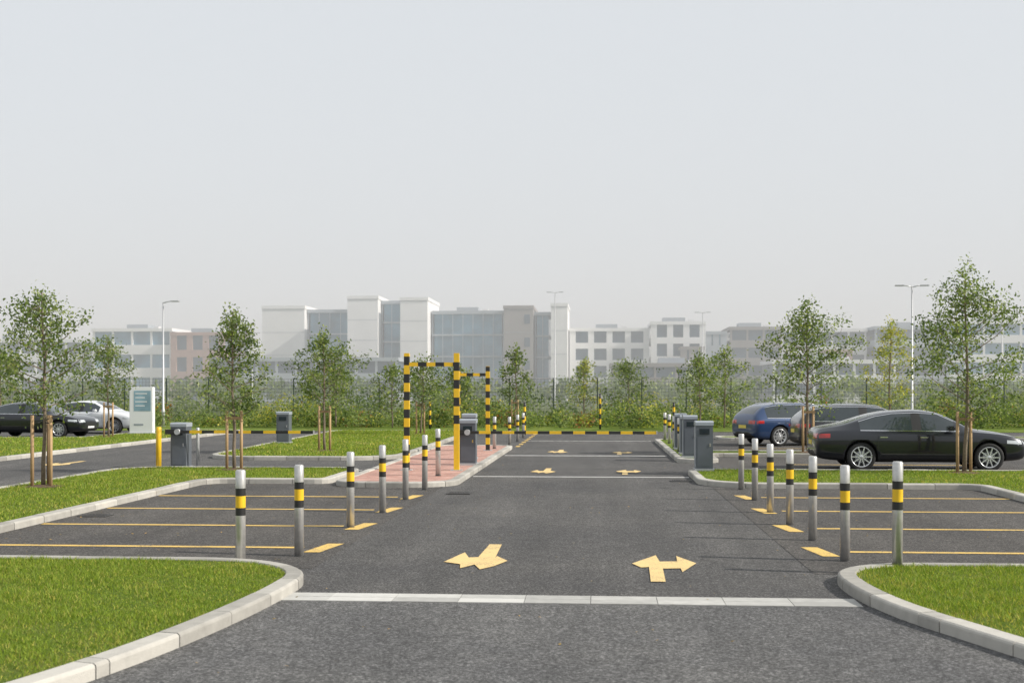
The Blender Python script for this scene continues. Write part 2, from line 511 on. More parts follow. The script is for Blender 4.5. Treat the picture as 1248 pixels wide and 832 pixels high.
for x,y in [(2.42,36.8),(2.44,39.5),(2.45,42.3),(2.46,45.3),(-3.2,38.2),(-3.0,42.0),(-2.95,45.5),(-2.95,49)]:
    bollard(x,y,1.0,0.09 if y<46 and x>0 or y<40 else 0)

def marker(x,y,h):
    b = MB(); n = 7
    b.tube([(0,0,h*i/n) for i in range(n+1)], 0.05, ['yellow' if i%2 else 'black' for i in range(n)], 12)
    b.obj('striped_marker_post', (x,y,0))
marker(0.13,60,1.75); marker(-8.2,60,1.6); marker(-3.1,52.5,1.4); marker(3.2,52,1.4)

def hframe(x0,x1,y,h,solid=0.0,bh=0.16):
    b = MB(); w = 0.06
    def post(x, sol):
        z = 0.08; k = 0
        if sol:
            b.box((x-w,-w,z),(x+w,w,sol),'yellow'); z = sol
        while z < h-1e-3:
            z1 = min(z+0.2,h)
            b.box((x-w,-w,z),(x+w,w,z1),'black' if k%2==0 else 'yellow'); z = z1; k += 1
        b.box((x-0.13,-0.13,0.085),(x+0.13,0.13,0.11),'galv')
        b.box((x-w*0.9,-w*0.9,h),(x+w*0.9,w*0.9,h+0.015),'yellow')
    post(x0,0); post(x1,solid)
    x = x0+w; k = 0
    zb = h-0.24
    while x < x1-w-1e-3:
        xe = min(x+0.2, x1-w)
        b.box((x,-0.05,zb-0.045),(xe,0.05,zb+0.045),'black' if k%2 else 'yellow'); x = xe; k+=1
    b.obj('height_restriction_frame',(0,y,0))
hframe(-4.33,-3.19,27.8,2.74,1.15)
hframe(-4.2,-3.3,37.0,2.62,0.0)

# ------------------------------------------------------------------ cabinets
def cabinet_into(b, w=0.38, d=0.42, h=1.12, face=-1):
    b.box((-w/2-0.03,-d/2-0.03,0.0),(w/2+0.03,d/2+0.03,0.05),'galv')
    def ext(prof, e, k):
        n = len(prof)
        vs = [(-w/2-e,y,z) for y,z in prof]+[(w/2+e,y,z) for y,z in prof]
        fs = [tuple(range(n))[::-1], tuple(range(n,2*n))]+[(i,(i+1)%n,(i+1)%n+n,i+n) for i in range(n)]
        b.add(vs, fs, k)
    ext([(-d/2,0.05),(d/2,0.05),(d/2,h-0.10),(-d/2,h-0.10)], 0, 'cab_dark')
    e = 0.014
    ext([(-d/2-e,h-0.10),(d/2+e,h-0.10),(d/2+e,h-0.01),(d/2-0.02,h),(-d/2+0.03,h),(-d/2-e,h-0.03)], e, 'cab_light')
    b.box((-w/2-0.010,-d/2+0.02,0.08),(-w/2+0.004,d/2-0.02,h-0.13),'cab_light')
    b.bbox((-w/2+0.03,-d/2-0.008,0.1),(w/2-0.03,-d/2+0.01,h-0.36),'cab_dark',0.004)
    b.box((-w/2+0.08,-d/2-0.012,h-0.30),(w/2-0.08,-d/2+0.002,h-0.17),'screen')
    b.bbox((w/2-0.08,-d/2-0.02,0.55),(w/2-0.05,-d/2,0.62),'chrome',0.003)

def arm_into(b, x0, x1, z, y=0.0):
    n = max(4,int(abs(x1-x0)/0.28)); 
    for i in range(n):
        a = x0+(x1-x0)*i/n; c = x0+(x1-x0)*(i+1)/n
        b.box((min(a,c),y-0.025,z-0.035),(max(a,c),y+0.025,z+0.035),'yellow' if i%2 else 'black')
    b.box((min(x1,x1+0.02),y-0.03,z-0.045),(max(x1,x1+0.02),y+0.03,z+0.045),'galv')

def gate(x,y,z,x1,armz,dy=-0.27):
    b = MB(); cabinet_into(b)
    s = 1 if x1>0 else -1
    b.tube([(0,-0.2,armz),(0,dy-0.05,armz)],0.07,'galv',16)
    b.box((-s*0.3 if s>0 else 0, dy-0.03, armz-0.06),(0 if s>0 else 0.3, dy+0.03, armz+0.06),'black')
    arm_into(b, s*0.0, x1, armz, dy)
    b.obj('barrier_gate',(x,y,z))
gate(-3.14,29.9,0.095,4.55,0.80)
gate(-10.2,29.6,0.0,3.35,0.90)
def cabinet(x,y,z,h=1.12,w=0.38,rz=0.0):
    b = MB(); cabinet_into(b,w,0.42,h); b.obj('ticket_machine',(x,y,z),rz)
cabinet(2.40,28.1,0.1,1.12); cabinet(2.48,33.4,0.1,1.14,0.36); cabinet(2.52,35.3,0.1,1.1,0.34); cabinet(2.55,38.2,0.1,1.1,0.34)
cabinet(-10.7,41.5,0.1,1.08,0.42); cabinet(-3.35,32.2,0.1,1.2,0.34)
def guard(x,y,h,k,r=0.06):
    b = MB(); b.tube([(0,0,0),(0,0,h-0.02),(0,0,h)],[r,r,r*0.8],k,16); b.tube([(0,0,0.006),(0,0,0.02)],r*1.5,'galv',16)
    b.obj('guard_post',(x,y,0))
guard(-10.62,29.2,1.02,'yellow',0.065); guard(-9.75,29.5,1.0,'galv',0.04)

b = MB()
b.bbox((-0.5,-0.14,0.0),(0.5,0.14,1.95),'white',0.02)
b.box((-0.30,-0.146,0.95),(0.42,-0.139,1.80),'teal')
for i in range(4):
    b.box((-0.24,-0.150,1.66-i*0.17),(-0.24+0.5-0.1*(i%2),-0.1455,1.70-i*0.17),'white')
b.box((-0.30,-0.146,0.35),(0.1,-0.1395,0.42),'cab_light')
b.box((-0.56,-0.2,-0.02),(0.56,0.2,0.04),'galv')
b.obj('information_sign',(-19.0,50.3,0.09))

def lamp(x,y,h,two=True,k='galv'):
    b = MB()
    b.tube([(0,0,0),(0,0,0.9),(0,0,0.95),(0,0,h)],[0.085,0.085,0.06,0.035],k,12)
    b.box((-0.12,-0.12,0),(0.12,0.12,0.03),k)
    for s in ((-1,1) if two else (1,)):
        b.tube([(0,0,h-0.05),(s*0.25,0,h+0.02),(s*0.45,0,h+0.04)],[0.03,0.025,0.025],k,8)
        b.bbox((min(s*0.4,s*0.85),-0.12,h+0.01),(max(s*0.4,s*0.85),0.12,h+0.07),k,0.02)
    b.obj('street_lamp',(x,y,0))
lamp(-22.6,62.8,6.5,False); lamp(16.0,64.0,7.2,True); lamp(-4.3,125,11.8,True); lamp(11,130,10,True); lamp(-37,130,8,True); lamp(40,125,9,True)

# ------------------------------------------------------------------ trees
def leaf_quads(C, size, flatten=0.0):
    n = len(C)
    d = RNG.normal(0,1,(n,3)); d /= np.linalg.norm(d,axis=1)[:,None]
    e = RNG.normal(0,1,(n,3)); u = np.cross(d,e); u /= np.linalg.norm(u,axis=1)[:,None]
    s = size*RNG.uniform(0.6,1.3,n)[:,None]
    V = np.stack([C-d*s*0.5, C+u*s*0.27, C+d*s*0.5, C-u*s*0.27],1).reshape(-1,3)
    return V, np.arange(4*n).reshape(-1,4)

def tree(x, y, H, cw, cb, nleaf=4500, leaf=0.075, seed=1, pal=('leafA','leafB','leafC'), stakes=2, z=0.09, name='young_tree'):
    rng = random.Random(seed)
    b = MB()
    tp = []; px=py=0
    for i in range(9):
        t = i/8
        tp.append((px,py,t*H*0.93)); px += rng.uniform(-.035,.035); py += rng.uniform(-.035,.035)
    b.tube(tp,[0.042*(1-0.8*i/8)*(H/4)+0.004 for i in range(9)],'bark',8)
    def tr(zq):
        t = min(max(zq/(H*0.93),0),1)*8; i = min(int(t),7); f = t-i
        return Vector(tp[i]).lerp(Vector(tp[i+1]),f)
    clumps = []
    nl = 26
    for i in range(nl):
        t = (i+rng.random())/nl
        prof = math.sin(math.pi*min(1,(t*0.86+0.13))**0.75)**0.8
        zz = cb*0.92+(H*0.9-cb)*t
        ln = cw/2*max(0.2,prof)*rng.uniform(0.65,1.2)
        a = i*2.4+rng.uniform(-.5,.5)
        p0 = tr(zz*0.97)
        up = rng.uniform(0.25,0.65)
        p1 = p0+Vector((math.cos(a)*ln*0.55,math.sin(a)*ln*0.55,ln*up*0.6))
        p2 = p0+Vector((math.cos(a)*ln,math.sin(a)*ln,ln*up*1.25+rng.uniform(-.05,.1)))
        b.tube([p0,p1,p2],[0.014,0.009,0.004],'bark',5,cap=False)
        for k in range(5):
            q = p0.lerp(p2, rng.uniform(0.35,1.0)) if k else p2
            off = Vector((rng.gauss(0,1),rng.gauss(0,1),rng.gauss(0,0.8)))*0.13*cw/1.6
            e = q+off
            b.tube([q,e],[0.005,0.002],'bark',3,cap=False)
            clumps.append((e, rng.choice([0,0,1,1,2]), rng.uniform(0.4,1.4)))
    for k in range(8):
        clumps.append((tr(H*rng.uniform(0.8,0.93))+Vector((rng.gauss(0,.06),rng.gauss(0,.06),rng.uniform(0,H*0.07))), rng.choice([0,2]), rng.uniform(.3,.8)))
    tot = sum(c[2] for c in clumps)
    Cs=[];Ms=[]
    for e,k,w in clumps:
        n = max(3,int(nleaf*0.78*w/tot)); sg = 0.088*(cw/1.6)**0.7*(0.7+0.5*w)
        P = RNG.normal(0,1,(n,3))*np.array([sg,sg,sg*0.85])+np.array(e)
        kk = np.full(n,k)
        Cs.append(P);Ms.append(kk)
    C = np.concatenate(Cs);K = np.concatenate(Ms)
    flip = RNG.random(len(K))<0.25
    K[flip] = RNG.integers(0,3,flip.sum())
    V,F = leaf_quads(C,leaf)
    tree_o = b.obj(name,(x,y,z))
    lo = bpy.data.objects.new('foliage', np_mesh('foliage',V,F,list(pal),K))
    col.objects.link(lo); lo.parent = tree_o
    if stakes:
        s = MB()
        sp = [(-0.16,-.05),(0.15,.04)] if stakes==2 else [(-0.17,-.1),(0.17,-.06),(0.02,.18)]
        for a,c in sp:
            s.tube([(a,c,0),(a,c,1.35)],[0.036,0.034],'wood',8)
            s.tube([(a,c,1.2),(0,0,1.22)],[0.012,0.012],'black',5)
        if stakes==2:
            s.box((-0.2,-0.075,1.15),(0.19,-0.055,1.22),'wood')
        s.obj('stakes',parent=tree_o)
    if stakes:
        d = MB(); ring=[]
        for i in range(20):
            a=i*math.pi/10; r=0.42*rng.uniform(.85,1.12)
            ring.append((math.cos(a)*r,math.sin(a)*r,0.012))
        d.add([(0,0,0.05)]+ring,[(0,i+1,(i+1)%20+1) for i in range(20)],'soil')
        d.obj('mulch',parent=tree_o)
    return tree_o
tree(-10.45,22.6,3.95,1.95,1.35,6000,0.072,11,stakes=3)
tree(-18.9,46.5,4.1,1.9,1.5,2600,0.11,12,stakes=2)
tree(-8.3,27.7,3.9,1.6,1.25,5200,0.076,13,stakes=2)
tree(-8.15,36.4,3.75,1.9,1.35,4200,0.09,14,stakes=2)
tree(-7.3,50.5,3.3,2.0,1.0,2300,0.12,15,stakes=2)
tree(-6.2,55.4,3.1,1.9,0.9,2000,0.13,16,stakes=0)
tree(-9.9,59,3.2,2.2,0.7,2000,0.13,26,stakes=0)
tree(-4.15,62,4.2,1.7,1.2,1900,0.14,17,stakes=2)
tree(-0.75,72,3.9,1.9,0.8,1800,0.15,18,('leafY','leafA','leafC'),0)
tree(4.8,58.2,3.7,2.2,0.9,2400,0.13,19,stakes=0)
tree(6.1,60,4.1,2.3,0.8,2300,0.13,20,('leafC','leafA','leafB'),0)
tree(6.15,36.5,4.5,2.6,1.4,6200,0.09,21,stakes=2)
tree(13.6,58.5,5.4,2.3,1.2,2900,0.13,22,('leafY','leafC','leafY'),0)
tree(8.05,27.7,4.6,2.45,1.20,9500,0.074,23,stakes=2)
tree(-13.0,60.5,3.6,2.2,1.0,1900,0.14,24,stakes=0)
tree(22,62,4.5,2.8,1.0,2200,0.15,25,stakes=0)
tree(-30,60,4.2,2.6,1.0,2200,0.15,27,stakes=0)
tree(1.9,73,3.6,3.0,0.5,2300,0.16,28,stakes=0)

def foliage_mass(name, blobs, leaf, n, pal, weights=None):
    Cs=[];K=[]
    tot = sum(r*r for _,_,_,r,_ in blobs)
    for (x,y,z,r,hh) in blobs:
        m = max(6,int(n*r*r/tot))
        d = RNG.normal(0,1,(m,3)); d/=np.linalg.norm(d,axis=1)[:,None]
        q = d*(RNG.random(m)**0.35)[:,None]*np.array([r,r,hh])*RNG.uniform(0.8,1.15,(m,1))+np.array([x,y,z])
        k = np.full(m,int(RNG.choice(len(pal),p=weights)))
        f = RNG.random(m)<0.3
        k[f] = RNG.choice(len(pal),f.sum(),p=weights)
        ok = q[:,2]>0.02
        Cs.append(q[ok]);K.append(k[ok])
    V,F = leaf_quads(np.concatenate(Cs),leaf)
    o = bpy.data.objects.new(name,np_mesh(name,V,F,list(pal),np.concatenate(K)))
    col.objects.link(o)
bl=[]
for i in range(620):
    x = random.uniform(-44,44); y = random.uniform(61.5,67)
    h = random.uniform(0.35,0.74)*(1+0.3*math.sin(x*0.7)+.15*math.sin(x*2.3)); r=random.uniform(0.4,0.9)
    bl.append((x,y,h*0.8,r,h))
foliage_mass('hedge',bl,0.15,80000,('leafA','leafB','leafC','leafY','leafR'),[.36,.28,.20,.11,.05])
bl=[]
for i in range(130):
    x = random.uniform(-60,60); y = random.uniform(75,92)
    h = random.uniform(0.7,1.25); r=random.uniform(0.9,1.7)
    bl.append((x,y,h*0.85,r,h))
foliage_mass('shrubs',bl,0.26,22000,('leafA','leafB','leafC','leafY'),[.4,.3,.2,.1])
bl=[]
for i in range(210):
    x = random.uniform(-130,130); y = random.uniform(130,175)
    H = random.uniform(2.0,4.2)*(1+0.25*math.sin(x*0.11)); 
    for k in range(4):
        bl.append((x+random.uniform(-1.6,1.6),y,H*random.uniform(.35,.8),random.uniform(1.1,2.0),random.uniform(0.9,1.6)))
foliage_mass('distant_trees',bl,0.6,34000,('leafA','leafB','leafC'),[.4,.35,.25])

# ------------------------------------------------------------------ fence
b = MB(); Yf=70; Hf=2.55
x=-50
while x<=50:
    b.box((x-0.03,Yf-0.03,0),(x+0.03,Yf+0.03,Hf+0.05),'fence'); x+=2.5
for i in range(14):
    z=0.08+i*0.19; t = 0.005
    b.box((-50,Yf-0.045,z-t),(50,Yf-0.035,z+t),'fence')
x=-50
while x<50:
    b.box((x-0.004,Yf-0.057,0.05),(x+0.004,Yf-0.047,Hf),'fence'); x+=0.2
b.obj('mesh_fence')

# ------------------------------------------------------------------ buildings
M['wall_white']=simple('render_white',(0.80,0.80,0.80),0.8,0,0.05,0.3)
M['wall_grey']=simple('cladding_grey',(0.36,0.40,0.44),0.7,0,0.08,0.3)
M['wall_brown']=simple('cladding_brown',(0.27,0.25,0.24),0.8,0,0.1,0.3)
M['wall_brick']=simple('brick_wall',(0.42,0.27,0.22),0.9,0,0.15,0.6)
M['bglass']=simple('facade_glass',(0.09,0.22,0.31),0.10,0,0.6,0.2,coat=0.2)
M['bglass2']=simple('facade_glass_dark',(0.06,0.10,0.14),0.12,0,0.5,0.3)
M['roof']=simple('flat_roof',(0.25,0.25,0.26),0.9)
def building(name, parts):
    b = MB()
    for p in parts:
        x0,x1,y,d,h,st,wall,glass,style = p
        g = 0.35
        b.box((x0+g,y+g,0),(x1-g,y+d-g,h-0.2),glass)
        b.box((x0+g-0.1,y+g-0.1,h-0.22),(x1-g+0.1,y+d-g+0.1,h-0.1),'roof')
        fh = (h-0.6)/st
        def band(z0,z1,k,o=0.0):
            b.box((x0-o,y-o,z0),(x1+o,y+g+0.02,z1),k)
            b.box((x0-o,y+g+0.02,z0),(x0+g+0.02,y+d,z1),k)
            b.box((x1-g-0.02,y+g+0.02,z0),(x1+o,y+d,z1),k)
        band(h-0.6,h,'wall_grey' if style=='curtain' else wall,0.12)
        if style=='solid':
            band(0,h-0.62,wall)
            cx = x0+(x1-x0)*0.8
            for i in range(st):
                z=fh*i+fh*0.35
                if wall!='wall_white' or i<1:
                    b.box((cx-0.5,y-0.05,z),(cx+0.5,y-0.02,z+fh*0.4),glass)
                b.box((x0+.05,y-0.03,z+fh*.62),(x1-.05,y-0.012,z+fh*.62+.05),'wall_grey')
        elif style=='bands':
            for i in range(st):
                band(fh*i,fh*i+fh*0.42,wall)
            n=max(2,int((x1-x0)/3))
            for j in range(n+1):
                cx=x0+0.25+(x1-x0-0.5)*j/n
                for i in range(st):
                    b.box((cx-0.18,y+0.06,fh*i+fh*0.42),(cx+0.18,y+g+0.01,fh*(i+1) if i<st-1 else h-0.6),wall)
        elif style=='grid':
            for i in range(st):
                band(fh*i,fh*i+fh*0.34,wall)
            n=max(2,int((x1-x0)/3.2))
            for j in range(n+1):
                cx=x0+0.5+(x1-x0-1.0)*j/n
                for i in range(st):
                    b.box((cx-0.55,y+0.01,fh*i+fh*0.34),(cx+0.55,y+g+0.01,fh*(i+1) if i<st-1 else h-0.6),wall)
        elif style=='curtain':
            for i in range(st):
                band(fh*i,fh*i+0.28,'wall_grey')
            n=max(2,int((x1-x0)/1.8))
            for j in range(n+1):
                cx=x0+0.1+(x1-x0-0.2)*j/n
                b.box((cx-0.06,y-0.06,0.3),(cx+0.06,y-0.01,h-0.62),'wall_grey')
        cx=(x0+x1)/2
        b.box((cx-1.1,y-0.16,0),(cx+1.1,y-0.125,2.4),'bglass2')
        b.box((cx-1.4,y-0.9,2.45),(cx+1.4,y-0.125,2.65),'wall_grey')
        if (x1-x0)>9:
            b.box((cx-2.5,y+4,h-0.1),(cx+1.5,y+8,h+0.9),'wall_grey')
            b.box((cx+2.2,y+5,h-0.1),(cx+3.2,y+6.5,h+0.6),'wall_white')
    b.obj(name)
building('office_building',[(-130,-94,226,16,11.5,3,'wall_white','bglass2','bands'),(-92.5,-77.6,220,16,13.2,3,'wall_white','bglass','bands'),(-77.4,-67.5,219,16,12.4,3,'wall_brick','bglass2','grid')])
building('glass_office_building',[(-60.8,-53,220,14,17.2,4,'wall_white','bglass2','solid'),(-52.8,-44.7,222,14,16.6,4,'wall_grey','bglass','curtain'),(-44.5,-39.0,217,16,18.7,5,'wall_white','bglass2','solid'),(-38.8,-35.2,220,14,18.0,5,'wall_white','bglass','curtain'),(-35.0,-30.1,217,16,18.4,5,'wall_white','bglass2','solid')])
building('glass_office_building',[(-29.8,-16.8,221,16,16.2,4,'wall_white','bglass','curtain'),(-16.6,-11.4,218,16,16.9,4,'wall_brown','bglass2','solid'),(-11.2,-8.4,221,14,15.9,4,'wall_white','bglass','curtain'),(-8.2,-5.3,218,16,17.3,4,'wall_white','bglass2','solid')])
building('apartment_building',[(-5.0,9.4,225,14,13.2,4,'wall_white','bglass2','grid'),(9.6,19.3,222,14,14.2,4,'wall_white','bglass2','grid'),(19.5,23.2,224,14,12.5,4,'wall_grey','bglass','grid'),(14.5,18.5,216,5,9.5,3,'wall_brown','bglass2','grid')])
building('office_building',[(23.8,33,224,14,13.3,4,'wall_brown','bglass2','bands'),(33.2,48.5,226,14,13.0,3,'wall_white','bglass2','bands'),(40,44.5,219,6,9.0,2,'wall_brick','bglass2','grid')])
building('office_building',[(49,62,222,14,13.2,4,'wall_grey','bglass2','bands'),(62.2,82,225,14,14.3,4,'wall_white','bglass','bands'),(82.2,115,224,14,12.6,4,'wall_brown','bglass2','grid')])
building('warehouse',[(-60,-31,190,18,7.0,2,'wall_grey','bglass2','bands')])
building('warehouse',[(2,22,188,14,6.0,2,'wall_brown','bglass2','bands'),(26,44,185,14,6.4,2,'wall_white','bglass2','bands')])

# ------------------------------------------------------------------ cars
SEDAN = dict(L=4.9, ax=(1.06,3.98), r=0.335, H=1.45,
 st=[(0.00,.44,.72,.82,.70,.54),(0.04,.33,.86,.96,.83,.64),(0.14,.27,.915,1.035,.885,.68),(0.42,.24,.94,1.075,.91,.69),(0.72,.22,.945,1.13,.92,.66),
     (1.02,.20,.95,1.235,.925,.62),(1.42,.20,.95,1.36,.93,.585),(1.80,.20,.95,1.425,.93,.58),(2.30,.20,.945,1.445,.93,.585),(2.38,.20,.945,1.445,.93,.585),(2.85,.20,.94,1.41,.93,.585),
     (3.20,.20,.93,1.25,.93,.62),(3.58,.20,.92,1.03,.925,.70),(3.70,.20,.92,.99,.92,.74),(4.20,.22,.88,.935,.905,.71),(4.58,.24,.81,.86,.87,.65),(4.80,.27,.72,.76,.80,.56),(4.90,.34,.60,.65,.68,.44)],
 side=[(0.99,2.305),(2.375,3.21)], front=(2.80,3.60), rear=(0.70,1.45), rails=False, seams=[1.45,2.36,3.42])
ESTATE = dict(L=4.6, ax=(0.95,3.72), r=0.335, H=1.47,
 st=[(0.00,.44,.70,.80,.70,.56),(0.04,.33,.86,1.00,.84,.68),(0.12,.27,.92,1.10,.895,.70),(0.22,.24,.94,1.19,.91,.66),(0.46,.22,.95,1.38,.92,.60),(0.80,.20,.955,1.44,.925,.60),
     (1.30,.20,.955,1.465,.93,.60),(1.95,.20,.95,1.47,.93,.60),(2.03,.20,.95,1.47,.93,.60),(2.60,.20,.945,1.42,.93,.60),(2.95,.20,.935,1.26,.93,.63),(3.34,.20,.925,1.04,.925,.70),
     (3.46,.20,.92,.995,.92,.74),(3.92,.22,.88,.935,.905,.71),(4.28,.24,.81,.86,.87,.65),(4.50,.27,.72,.76,.80,.56),(4.60,.34,.60,.65,.68,.44)],
 side=[(0.44,1.96),(2.02,2.96)], front=(2.55,3.36), rear=(0.10,0.50), rails=True, seams=[1.15,2.01,3.16])

def make_car(name, S, paint, loc, rz, seed=0):
    st = S['st']; n = len(st)
    root = bpy.data.objects.new(name, None); col.objects.link(root)
    mats = [paint,'glass','trim','chrome','red','lamp','plate']
    V=[];F=[];MI=[]
    for (x,zb,be,tp,w,wr) in st:
        p6z = max(be+0.012, tp-0.065)
        half=[(w-.12,zb),(w-.03,zb+.10),(w,zb+.12+(be-zb-.12)*.45),(w-.012,be-.07),(w-.055,be),(wr+.035,p6z),(wr-.05,tp-.018)]
        ring=[(0,zb)]+half+[(0,tp+.012)]+[(-a,z) for a,z in half[::-1]]
        V+= [(x-S['L']/2,y,z) for y,z in ring]
    m=16
    def inr(a,b,r): return a>=r[0]-1e-6 and b<=r[1]+1e-6
    for i in range(n-1):
        xa,xb=st[i][0],st[i+1][0]
        for j in range(m):
            k=j if j<8 else 15-j
            F.append((i*m+j,i*m+(j+1)%m,(i+1)*m+(j+1)%m,(i+1)*m+j))
            mi=0
            if k==0: mi=2
            if k==5:
                if any(inr(xa,xb,r) for r in S['side']): mi=1
                elif S['side'][0][0]-.3<xa and xb<S['side'][-1][1]+.01 and xb-xa<0.12: mi=2
            if k==7 and (inr(xa,xb,S['front']) or inr(xa,xb,S['rear'])): mi=1
            MI.append(mi)
    F.append(tuple(range(m))[::-1]);MI.append(0)
    F.append(tuple((n-1)*m+j for j in range(m)));MI.append(0)
    me=bpy.data.meshes.new('tmp'); me.from_pydata(V,[],F)
    for q in mats: me.materials.append(M[q])
    me.polygons.foreach_set('material_index',MI)
    me.polygons.foreach_set('use_smooth',[True]*len(F))
    me.update()
    bm=bmesh.new();bm.from_mesh(me);bmesh.ops.recalc_face_normals(bm,faces=bm.faces)
    cl=bm.edges.layers.float.new('crease_edge') if not bm.edges.layers.float.get('crease_edge') else bm.edges.layers.float['crease_edge']
    bm.verts.ensure_lookup_table()
    for e in bm.edges:
        a,c=[v.index%m for v in e.verts]
        if a==c and (a in(5,11)): e[cl]=0.7
        if a==c and (a in(6,10)): e[cl]=0.45
        if a==c and (a in(4,12)): e[cl]=0.35
        if a==c and (a in(1,15,2,14)): e[cl]=0.3
    bm.to_mesh(me);bm.free()
    o=bpy.data.objects.new('tmp',me);col.objects.link(o)
    ss=o.modifiers.new('s','SUBSURF');ss.levels=2;ss.render_levels=2
    cb=MB();cb.mats=list(mats)
    r=S['r']
    for ax in S['ax']:
        for s in(1,-1):
            ys=(0.50,1.2) if s>0 else (-1.2,-0.50)
            cb.tube([(ax-S['L']/2,ys[0],r+.01),(ax-S['L']/2,ys[1],r+.01)],r+.055,'trim',40,smooth=True)
    co=cb.obj('cut',fixn=True)
    bo=o.modifiers.new('b','BOOLEAN');bo.operation='DIFFERENCE';bo.object=co;bo.solver='EXACT'
    bpy.context.view_layer.update()
    dg=bpy.context.evaluated_depsgraph_get()
    body=bpy.data.meshes.new_from_object(o.evaluated_get(dg))
    bpy.data.objects.remove(o);bpy.data.objects.remove(co)
    body.name='body'
    bod=bpy.data.objects.new('body',body);col.objects.link(bod);bod.parent=root
    bvh=BVHTree.FromPolygons([v.co.copy() for v in body.vertices],[tuple(p.vertices) for p in body.polygons])
    d=MB(); L2=S['L']/2
    def hit(o_,dr):
        h=bvh.ray_cast(Vector(o_),Vector(dr))
        return h[0],h[1]
    def ribbon(pts,wd,k,off=0.003):
        for s in(1,-1):
            for (xa,za),(xb,zb) in zip(pts[:-1],pts[1:]):
                N=max(1,int(math.hypot(xb-xa,zb-za)/0.06))
                dx,dz=xb-xa,zb-za;l=math.hypot(dx,dz);nx,nz=-dz/l*wd/2,dx/l*wd/2
                prev=None
                for i in range(N+1):
                    t=i/N;cx,cz=xa+dx*t,za+dz*t
                    q=[]
                    for e in(1,-1):
                        h,_=hit((cx+nx*e-L2,2*s,cz+nz*e),(0,-s,0))
                        if h is None: q=None;break
                        q.append(h+Vector((0,s*off,0)))
                    if q and prev: d.add([prev[0],prev[1],q[1],q[0]],[(0,1,2,3)],k,True)
                    prev=q
    def patch_side(x0,x1,z0,z1,k,skew=0,off=.005):
        for s in(1,-1):
            N=5;g=[]
            for i in range(N+1):
                for j in range(N+1):
                    cx=x0+(x1-x0)*i/N;cz=z0+(z1-z0)*j/N+skew*i/N
                    h,_=hit((cx-L2,2*s,cz),(0,-s,0)); g.append(None if h is None or abs(h.y)<.4 else h+Vector((0,s*off,0)))
            for i in range(N):
                for j in range(N):
                    q=[g[i*(N+1)+j],g[(i+1)*(N+1)+j],g[(i+1)*(N+1)+j+1],g[i*(N+1)+j+1]]
                    if all(c is not None for c in q): d.add(q,[(0,1,2,3)],k,True)
    def patch_end(sgn,y0,y1,z0,z1,k,off=.006,both=True):
        for s in((1,-1) if both else (1,)):
            N=5;g=[]
            for i in range(N+1):
                for j in range(N+1):
                    cy=s*(y0+(y1-y0)*i/N);cz=z0+(z1-z0)*j/N
                    h,_=hit((sgn*4,cy,cz),(-sgn,0,0)); g.append(None if h is None else h+Vector((sgn*off,0,0)))
            for i in range(N):
                for j in range(N):
                    q=[g[i*(N+1)+j],g[(i+1)*(N+1)+j],g[(i+1)*(N+1)+j+1],g[i*(N+1)+j+1]]
                    if all(c is not None for c in q) and max((q[a]-q[b_]).length for a in range(4) for b_ in range(4))<0.35: d.add(q,[(0,1,2,3)],k,True)
    be=0.945
    patch_end(-1,.42,.86,.76,.88,'red'); patch_side(0.02,0.34,.77,.87,'red',0.01)
    patch_end(1,.42,.84,.62,.72,'lamp'); patch_side(S['L']-.52,S['L']-.10,.66,.74,'lamp',-0.02)
    patch_end(1,0,.36,.36,.64,'trim'); patch_end(-1,0,.26,.60,.71,'plate'); patch_end(-1,0,.7,.26,.36,'trim',.004)
    patch_end(1,0,.24,.38,.46,'white',.011)
    for sx in S['seams']:
        ribbon([(sx,.34),(sx-.01,.90)],.010,'trim')
    ribbon([(S['seams'][0],.345),(S['seams'][2],.345)],.012,'trim')
    gx0=S['side'][0][0];gx1=S['side'][-1][1]
    ribbon([(gx0+.05,be+.012),(gx1+.1,be-.002)],.018,'chrome',.005)
    rp=[(x,max(be+.02,tp-.075)) for (x,zb,b_,tp,w,wr) in st if gx0-.01<=x<=gx1+.01]
    ribbon(rp,.013,'chrome',.006)
    ribbon([(S['ax'][0]+.5,.72),(S['ax'][1]-.5,.70)],.008,'trim',.001)
    ribbon([(S['ax'][0]+.42,.255),(S['ax'][1]-.42,.255)],.05,'trim',.006)
    for hx in (S['seams'][0]+.12,S['seams'][1]+.13):
        for s in(1,-1):
            h,_=hit((hx-L2,2*s,.80),(0,-s,0))
            if h: d.bbox((h.x-.09,h.y-.012,h.z-.012),(h.x+.09,h.y+.018*1,h.z+.012),'chrome',.004) if s>0 else d.bbox((h.x-.09,h.y-.018,h.z-.012),(h.x+.09,h.y+.012,h.z+.012),'chrome',.004)
    mx=S['side'][-1][1]-.12-L2
    for s in(1,-1):
        d.bbox((mx-.09,min(s*.90,s*1.06),.95),(mx+.09,max(s*.90,s*1.06),1.07),paint,.035)
        d.box((mx-.095,min(s*.93,s*1.04),.965),(mx-.088,max(s*.93,s*1.04),1.055),'glass')
    if S['rails']:
        for s in(1,-1):
            pts=[]
            for i in range(12):
                xx=0.7+1.9*i/11; h,_=hit((xx-L2,s*.56,3),(0,0,-1))
                pts.append((xx-L2,s*.56,h.z+(.035 if 0<i<11 else .0)))
            d.tube(pts,.014,'chrome',6)
    d.obj('trim',parent=root)
